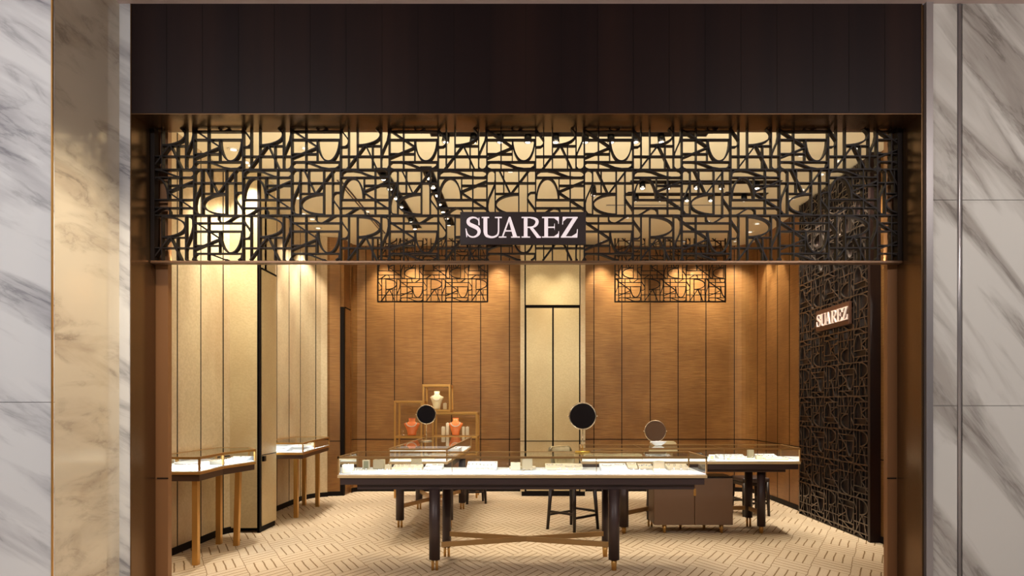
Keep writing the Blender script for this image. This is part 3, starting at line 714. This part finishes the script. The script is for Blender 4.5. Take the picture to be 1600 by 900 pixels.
bl('cream box at the left end of the right hand table', 912, 1000, 7.9, .3, .05, m='cream')
tr('necklace tray behind the front table in the right hand table', 1010, 1048, 7.8, .2, .045, m='white', tilt=1, pieces=3, pc='neck')
# rear left table
ZD = .845
tr('ivory tray at the front of the rear left table', 625, 680, 7.5, .2, .03, m='tray', pieces=5)
tr('coral and ivory necklace tray at the right edge of the rear left table', 698, 719, 8.7, .4, .05, m='white', pieces=2, pc='neck')
# left cases
jtray('large white necklace cushion in the nearest alcove case', -3.20, 6.35, .855, .30, .30, .05, 'white', 1, 'neck', 1)
jtray('white ring tray in the middle of the nearest alcove case', -3.10, 6.80, .855, .20, .18, .035, 'tray', 4, 'ring', 0)
jtray('white sloping tray at the far end of the nearest alcove case', -3.06, 7.18, .855, .20, .22, .04, 'white', 3, 'gem', 1)
jblock('tiny brass ring stand in the nearest alcove case', -3.16, 7.02, .855, .03, .03, .07, 'gold')
jtray('white necklace cushion at the front of the far alcove case', -3.12, 8.50, .868, .26, .26, .05, 'white', 1, 'neck', 1)
jtray('white bracelet tray in the middle of the far alcove case', -2.98, 8.95, .868, .16, .3, .03, 'white', 3, 'ring', 0)
jtray('white sloping tray at the far end of the far alcove case', -3.02, 9.5, .868, .18, .3, .04, 'tray', 2, 'neck', 1)

# ---------------------------------------------------------------- table mirrors
def mirror(label, px, py, Y, zb, R=.125, base=True, frame='frame_g', back=False):
    s = sc(Y); x = (px-VX)/s; zc = H-(py-VY)/s; zb += .0015
    t = thing('table_mirror', label, 'mirror', (x, Y, zb), 'round mirrors on slim stems')
    k = -1 if back else 1
    MB().cyl((x, Y+.005+k*.008, zc), (x, Y+.005, zc), R-.002, n=48).build('mirror_back', M['back'] if back else M[frame], t)
    MB().cyl((x, Y+.005-k*.001, zc), (x, Y+.005-k*.004, zc), R-.006, n=48).build('mirror_glass', M['mirror'], t)
    MB().torus((x, Y+.005, zc), R, .0065, 'y', 48, 8).build('frame', M[frame], t)
    MB().cyl((x-R-.018, Y+.005, zc), (x-R, Y+.005, zc), .006, n=10).cyl((x+R, Y+.005, zc), (x+R+.018, Y+.005, zc), .006, n=10).build('pivot', M[frame], t)
    MB().cyl((x, Y+.006, zb+.012), (x, Y+.006, zc-R), .005, n=10).build('stem', M[frame], t)
    MB().cyl((x, Y+.006, zb), (x, Y+.006, zb+.012), .075, .07, n=32).build('base', M['yglass' if base else frame], t)
mirror('round champagne framed mirror on the front table, right of centre', 910.5, 650, 6.40, 1.0)
mirror('round framed mirror on the rear left table before the gold shelves', 666, 647.5, 8.7, .98, .122, False)
mirror('small round mirror on the right hand table behind a dish', 1024, 673.5, 8.12, .971, .125, False, back=True)
# dish
x, y = (1028-VX)/sc(7.95), 7.93
t = thing('jewelry_dish', 'shallow cream dish with white rings before the small mirror', 'dish', (x, y, .971)); ZDI = .9725
rs = []
for r, z in ((.03, 0), (.05, .01), (.075, .03), (.07, .03), (.045, .014)): rs.append([Vector((x+r*1.3*math.cos(2*PI*i/24), y+r*math.sin(2*PI*i/24), ZDI+z*1.5)) for i in range(24)])
MB().rings(rs).build('bowl', M['white'], t)
mm = MB()
for i in range(5): mm.torus((x-.03+.015*i, y+.01*(i % 2), ZDI+.036), .012, .004, 'y', 12, 6)
mm.build('ring', M['white'], t)

# ---------------------------------------------------------------- gold shelf unit with busts
YU, YV = 10.5, 10.9; su = sc(YU)
def ux(px): return (px-VX)/su
def uz(py): return H-(py-VY)/su
t = thing('display_shelf', 'stepped gold framed shelf unit before the back wall holding necklace busts', 'shelf', (ux(680), (YU+YV)/2, 0))
fm = MB(); b = .028
def frame_box(x0, x1, z0, z1):
    for y in (YU, YV-b):
        fm.box(x0, x1, y, y+b, z1-b, z1); fm.box(x0, x1, y, y+b, z0, z0+b); fm.box(x0, x0+b, y, y+b, z0+b, z1-b); fm.box(x1-b, x1, y, y+b, z0+b, z1-b)
    for x in (x0, x1-b):
        for z in (z0, z1-b): fm.box(x, x+b, YU+b, YV-b, z, z+b)
boxes = [(ux(615.5), ux(660), uz(684.5), uz(626)), (ux(675), ux(746), uz(684.5), uz(644)), (ux(660), ux(704), uz(643.5), uz(600.5))]
for q in boxes: frame_box(*q)
for x in (ux(615.5), ux(746)-b, ux(676)-b/2):
    for y in (YU, YV-b): fm.box(x, x+b, y, y+b, 0, uz(684.5))
fm.build('frame', M['gold'], t, .002)
sm = MB(); gm = MB()
for x0, x1, z0, z1 in boxes:
    sm.box(x0+.003, x1-.003, YU+.004, YV-.004, z0+b*.5, z0+b+.004); sm.box(x0+.003, x1-.003, YU+.024, YV-.004, z1-b-.012, z1-b)
    gm.bm.faces.new([gm.bm.verts.new(p) for p in ((x0+b, YU+.01, z0+b), (x1-b, YU+.01, z0+b), (x1-b, YU+.01, z1-b), (x0+b, YU+.01, z1-b))])
sm.build('shelf_board', M['gold'], t); gm.build('glass_front', M['glass'], t)
for x0, x1, z0, z1 in boxes:
    area('shelf_led', ((x0+x1)/2, YU+.10, z1-b-.02), (0, 0, 0), (x1-x0)*.8, .03, 1.6, WARM)
def bust(label, x, y, z, wid, hgt, m, neckm, neck='pearl', rot=0):
    t = thing('necklace_bust', label, 'necklace bust', (x, y, z), 'necklace busts on the gold shelves')
    rs = []
    prof = [(0, .27, .26), (.10, .28, .24), (.30, .335, .20), (.50, .43, .20), (.62, .51, .20), (.69, .53, .18), (.735, .40, .17), (.77, .27, .17), (.84, .20, .16), (1.0, .225, .19)]
    for v, a, bb in prof:
        rs.append([Vector((x+wid*a*math.cos(2*PI*i/28), y+wid*bb*math.sin(2*PI*i/28)+.02*v, z+hgt*v)) for i in range(28)])
    body = MB().rings(rs).build('bust', M[m], t)
    MB().cyl((x, y+.02, z+hgt), (x, y+.02, z+hgt+.004), wid*.22, n=24).build('neck_cap', M[neckm], t)
    nk = MB()
    for i in range(19):
        a = PI+PI*i/18; rr = wid*.33
        px = x+rr*math.cos(a)*1.0; pz = z+hgt*(.74+.22*math.sin(a)); py = y-wid*(.205+.03*math.sin(a))+.004
        nk.cyl((px, py-.004, pz), (px, py+.008, pz), .0075, .0075, n=8)
    nk.build('necklace', M[neck], t)
    t.rotation_euler = (0, 0, rot)
YM = 10.68; sm_ = sc(YM)
zs = uz(684.5)+.033
zs += .003
bust('coral necklace bust in the left compartment of the gold shelves', (643.5-VX)/sm_, YM, zs, .24, .265, 'coral', 'coral2')
bust('coral necklace bust with white necklace in the right compartment of the gold shelves', (712-VX)/sm_, YM, zs, .215, .27, 'coral', 'coral2')
bust('cream necklace bust in the top compartment of the gold shelves', (682.5-VX)/sm_, YM, uz(643.5)+.036, .20, .285, 'cream', 'cream')
for lab, a, bb, top, z in (('cream prop at the far left of the right shelf compartment', 689.5, 695.5, 667, zs), ('cream prop between the left prop and the coral bust', 696.8, 701.5, 661, zs),
                        ('cream prop to the right of the coral bust', 722.2, 726.5, 667, zs), ('rightmost cream prop in the right shelf compartment', 728, 733, 667, zs),
                        ('small card stand beside the cream bust', 692.5, 698, 630, uz(643.5)+.036)):
    x = ((a+bb)/2-VX)/sm_; w = (bb-a)/sm_; h = H-(top-VY)/sm_-z
    jblock(lab, x, YM+.03*(a % 2), z, w, .06, h, 'tray' if top > 640 else 'tray2', group='small props on the gold shelves')
x = (631-VX)/sm_
t = thing('earring_stand', 'tiny silver earring stand left of the coral bust', 'jewellery stand', (x, YM-.05, zs))
MB().cyl((x, YM-.05, zs), (x, YM-.05, zs+.01), .02, n=16).build('foot', M['silver'], t)
MB().cyl((x, YM-.05, zs+.01), (x, YM-.05, zs+.07), .003, n=8).bar((x-.022, YM-.05, zs+.07), (x+.022, YM-.05, zs+.07), .005, .005).build('stem', M['silver'], t)

# ---------------------------------------------------------------- cabinet
x0, x1, y0, y1 = 1.415, 2.305, 7.62, 7.99; zb, zt = .092, .64
t = thing('storage_cabinet', 'taupe two door cabinet on short brass feet under the right hand table', 'cabinet', ((x0+x1)/2, (y0+y1)/2, 0))
MB().box(x0, x1, y0+.02, y1, zb, zt-.015).build('body', M['taupe'], t, .02, 3)
MB().box(x0+.004, x1-.004, y0+.004, y1, zt-.014, zt).build('cabinet_top', M['blackm'], t, .004)
xm = (1085.5-VX)/sc(7.62)
for a, bb in ((x0+.002, xm-.003), (xm+.003, x1-.002)): dd = MB().box(a, bb, y0, y0+.018, zb+.003, zt-.018).build('door', M['taupe'], t, .006)
MB().box(xm-.013, xm+.013, y0-.012, y0, .425, .505).build('latch', M['gold'], t, .003)
for fx, fy in ((1038, y0+.05), (1127, y0+.05)):
    X = (fx-VX)/sc(fy); MB().cyl((X, fy, 0), (X, fy, zb), .016, .026, n=20).build('foot', M['gold'], t)
for X in ((1063-VX)/sc(y1-.05)+.0, (1100-VX)/sc(y1-.05)): MB().cyl((X, y1-.05, 0), (X, y1-.05, zb), .013, .022, n=16).build('foot', M['gold'], t)

# ---------------------------------------------------------------- chair and stools
def chair(label, cx_, cy_, half, rot, seat_z, back=True, legm='wood', sp=1.12, group=None, name='chair'):
    t = thing(name, label, 'chair' if back else 'stool', (cx_, cy_, 0), group)
    c, s_ = math.cos(rot), math.sin(rot)
    def W(x, y): return (cx_+x*c-y*s_, cy_+x*s_+y*c)
    top = seat_z-.06
    L = []
    for sx, sy in ((-1, -1), (1, -1), (1, 1), (-1, 1)):
        a = W(sx*half*sp, sy*half*sp); b_ = W(sx*half*.93, sy*half*.93)
        MB().cyl((a[0], a[1], 0), (b_[0], b_[1], top), .017, .026, n=12).build('leg', M[legm], t); L.append((a, b_))
    def at(i, z):
        a, b_ = L[i]; k = z/top; return (a[0]+(b_[0]-a[0])*k, a[1]+(b_[1]-a[1])*k, z)
    for i, z in ((0, .17), (1, .21), (2, .17), (3, .21)):
        MB().bar(at(i, z), at((i+1) % 4, z), .018, .026).build('stretcher', M[legm], t)
    q = [W(x, y) for x, y in ((-half, -half), (half, -half), (half, half), (-half, half))]
    MB().prism(q, top-.045, top-.002).build('seat_frame', M[legm], t, .004)
    q = [W(x, y) for x, y in ((-half-.015, -half-.015), (half+.015, -half-.015), (half+.015, half+.015), (-half-.015, half+.015))]
    MB().prism(q, top, seat_z).build('seat', M['cream' if back else 'choc'], t, .02, 3)
    if back:
        rs = []
        for z, dd, ww in ((seat_z+.0, 0, half*.9), (seat_z+.2, .02, half*1.0), (.86, .05, half*1.0), (.935, .065, half*.92), (.955, .07, half*.75)):
            ring = []
            for k in range(13):
                u = -1+2*k/12; x = ww*u; y = half-.02+dd-.05*u*u; ring.append(Vector((*W(x, y), z)))
            for k in range(12, -1, -1):
                u = -1+2*k/12; x = ww*u; y = half+.03+dd-.05*u*u; ring.append(Vector((*W(x, y), z)))
            rs.append(ring)
        MB().rings(rs).build('backrest', M['cream'], t, .01)
    return t
chair('cream seated chair with dark wooden legs behind the front table', .520, 7.89, .185, math.radians(45), .66)
chair('low dark legged stool beside the rear left table', -.78, 10.02, .13, math.radians(12), .46, False, name='stool', group='stools behind the jewellery tables', sp=1.05)
chair('dark legged stool behind the right hand table, nearest the right wall', 2.93, 8.95, .17, math.radians(8), .50, False, name='stool', group='stools behind the jewellery tables', sp=1.02)
chair('cream backed chair behind the right hand table left of the taupe cabinet', 1.80, 8.95, .19, math.radians(-6), .50, True)

# ---------------------------------------------------------------- right wall mirror niche
t = thing('wall_mirror', 'narrow tall bronze framed mirror on the right wall by the entrance', 'mirror', (3.69, 6.95, 1.15))
MB().box(3.682, 3.698, 6.72, 7.02, 1.12, 2.62).build('frame', M['bronze2'], t, .006)
MB().box(3.678, 3.683, 6.74, 7.00, 1.15, 2.59).build('mirror_glass', M['mirror'], t)

# ---------------------------------------------------------------- ceiling fittings and their light
ORD = ['first', 'second', 'third', 'fourth', 'fifth', 'sixth', 'seventh', 'eighth', 'ninth', 'tenth', 'eleventh', 'twelfth']
def cpt(px, py, z=CZ): Y = F*(z-H)/(VY-py); return ((px-VX)*Y/F, Y)
def downlight(label, x, y, target=None, power=0, size=60, group=None, r=.045, lens='lamp', col=WARM, ring='ringw', blend=.6):
    t = thing('ceiling_spotlight', label, 'spotlight', (x, y, CZ), group)
    MB().torus((x, y, CZ-.003), r, .008, 'z', 24, 6).build('trim_ring', M[ring], t)
    MB().cyl((x, y, CZ-.002), (x, y, CZ-.0045), r*.85, n=24).build('reflector', M['chrome'], t)
    MB().cyl((x, y, CZ-.005), (x, y, CZ-.010), r*.5, r*.6, n=20).build('lens', M[lens], t)
    if power: spot('spot_beam', (x, y, CZ-.03), target or (x, y, 0), power, size, blend, col)
def slot(label, x0, x1, y0, y1, lamps, targets, power, glabel, size=50):
    t = thing('ceiling_light_slot', label, 'light track', ((x0+x1)/2, (y0+y1)/2, CZ))
    MB().box(x0, x1, y0, y1, CZ-.006, CZ-.001).build('slot_liner', M['black'], t)
    e = .008
    MB().box(x0-e, x1+e, y0-e, y0, CZ-.01, CZ-.001).box(x0-e, x1+e, y1, y1+e, CZ-.01, CZ-.001).box(x0-e, x0, y0, y1, CZ-.01, CZ-.001).box(x1, x1+e, y0, y1, CZ-.01, CZ-.001).build('slot_edge', M['blackm'], t)
    for i, ((x, y), tg) in enumerate(zip(lamps, targets)):
        k = thing('track_spotlight', '%s spotlight %s' % (ORD[i], glabel), 'spotlight', (x, y, CZ), 'spotlights '+glabel)
        d = (Vector(tg)-Vector((x, y, CZ))).normalized()
        p = Vector((x, y, CZ-.03))
        MB().cyl(p+Vector((0, 0, .024)), p, .012, n=10).build('swivel', M['blackm'], k)
        MB().cyl(p-d*.02, p+d*.055, .034, .038, n=20).build('lamp_head', M['blackm'], k)
        MB().torus(p+d*.056, .03, .006, 'z', 20, 6).build('rim', M['chrome'], k)
        MB().cyl(p+d*.0555, p+d*.060, .026, n=16).build('lens', M['lamp'], k)
        if power: spot('spot_beam', p+d*.09, tg, power, size, .5, WARM)
PW = 75
# two slots running into the shop
ys = [7.75+.36*i for i in range(7)]
slot('black slot running back into the shop, left one of the pair', -1.71, -1.60, 7.6, 10.15, [(-1.655, y) for y in ys], [(-1.2+.1*(i % 3), 6.2+.6*i, .9) for i in range(7)], PW, 'in the left black ceiling slot, counted from the entrance')
ys = [7.72+.33*i for i in range(7)]
slot('black slot running back into the shop, right one of the pair', -1.19, -1.08, 7.55, 10.0, [(-1.135, y) for y in ys], [(-.6, 6.2, .9), (-.3, 6.6, .5), (.3, 6.3, .9), (-1.1, 8.0, .9), (-.9, 8.8, .9), (.1, 8.8, 0), (-1.1, 10.6, 1.2)], PW, 'in the right black ceiling slot, counted from the entrance')
# two cross slots on the right
for yy, nm in ((8.07, 'front'), (8.54, 'rear')):
    xs = [1.36, 1.66, 2.0, 2.3, 2.72]
    slot('black cross slot above the right hand table, %s one' % nm, 1.22, 3.0, yy-.045, yy+.045, [(x, yy) for x in xs], [(x-.1, 7.8 if nm == 'rear' else 6.6+.5*(i % 2), .85) for i, x in enumerate(xs)], PW*.8, 'in the %s cross slot, counted from the left' % nm)
xs = [-.80, -.53, -.27, 0, .27, .56, .81, 1.05, 1.30]
slot('long black cross slot just inside the entrance', -.95, 1.75, 6.58, 6.68, [(x, 6.63) for x in xs], [(x*1.35-.1, 6.42+.3*(i % 2), .9) for i, x in enumerate(xs)], PW*.9, 'in the entrance cross slot, counted from the left', 40)
# air slots
for lab, bxx in (('long thin air slot on the left of the ceiling', (-2.26, -2.20, 8.0, 10.5)), ('thin cross air slot on the right of the ceiling', (1.04, 2.62, 9.0, 9.05))):
    t = thing('air_slot', lab, 'air vent', ((bxx[0]+bxx[1])/2, (bxx[2]+bxx[3])/2, CZ))
    MB().box(*bxx, CZ-.004, CZ-.001).build('slot_opening', M['choc2'], t)
    if bxx[1]-bxx[0] < .1: MB().box(bxx[0]+.024, bxx[1]-.024, bxx[2], bxx[3], CZ-.009, CZ-.004).build('blade', M['ringw'], t)
    else: MB().box(bxx[0], bxx[1], bxx[2]+.02, bxx[3]-.02, CZ-.009, CZ-.004).build('blade', M['ringw'], t)
# left arc of downlights washing the pale panels
gl = 'downlights along the left side of the ceiling'
for i, (px, py) in enumerate(((365, 233), (384, 253), (392, 258), (466, 309), (474, 334), (488, 342), (497, 356))):
    x, y = cpt(px, py)
    downlight('%s cream downlight from the entrance along the left side' % ORD[i], x, y, (-3.4, y+.15, 1.9), 260 if i in (0, 2, 3, 5, 6) else 120, 66, gl, .055, lens='lamp_w', col=(1, .93, .80))
# right arc
for i, (px, py) in enumerate(((1337, 231), (1310, 251), (1283, 272), (1275, 285), (1253, 296), (1237, 310), (1183, 349), (1172, 362))):
    x, y = cpt(px, py)
    downlight('%s cream downlight from the entrance along the right side' % ORD[i], x, y, (3.68, y+.1, 2.6), 230, 52, 'downlights along the right side of the ceiling', .05, lens='lamp_w')
# back row washing the brown wall
for i, px in enumerate((594, 640, 686, 731, 777)):
    x = (px-VX)/sc(10.95)
    downlight('%s downlight from the left washing the back wall beside the left hanging screen' % ORD[i], x, 11.0, (x, 11.33, 2.6), 330, 66, 'downlights washing the back wall', .035, lens='lamp_w', blend=1)
for i, px in enumerate((942, 985, 1070, 1100, 1150)):
    x = (px-VX)/sc(10.95)
    downlight('%s downlight from the left washing the back wall beside the right hanging screen' % ORD[i], x, 11.0, (x, 11.33, 2.6), 330, 66, 'downlights washing the back wall', .035, lens='lamp_w', blend=.9)
for i, px in enumerate((845, 885)):
    x = (px-VX)/sc(10.4)
    downlight('%s of the pair of downlights before the pale door column' % ORD[i], x, 10.25, (x, 10.8, 2.3), 130, 56, 'downlights before the door column', .035, lens='lamp_w', col=(1, .88, .66), blend=.9)
# general floor downlights
for i, (x, y) in enumerate(((-2.3, 7.0), (-2.2, 9.3), (-.2, 7.7), (.1, 9.6), (2.6, 9.8), (2.9, 7.2), (1.4, 9.6))):
    downlight('ceiling downlight lighting the carpet ' + ('left of the long table', 'before the far alcove', 'over the middle of the shop', 'before the door column', 'near the back right corner', 'before the relief panel', 'behind the right hand table')[i], x, y, (x, y, 0), 90, 84, 'downlights over the carpet', .045, lens='lamp_w')
# black camera-like fitting
x, y = cpt(927, 290)
t = thing('surface_spotlight', 'single black surface spotlight left of the cross slots', 'spotlight', (x, y, CZ))
MB().cyl((x, y, CZ-.03), (x, y, CZ), .03, n=20).build('mount', M['blackm'], t)
MB().cyl((x, y-.03, CZ-.12), (x, y+.02, CZ-.03), .038, .038, n=20).build('lamp_head', M['blackm'], t)
MB().cyl((x, y-.031, CZ-.122), (x, y-.030, CZ-.120), .028, n=16).build('lens', M['lamp_w'], t)
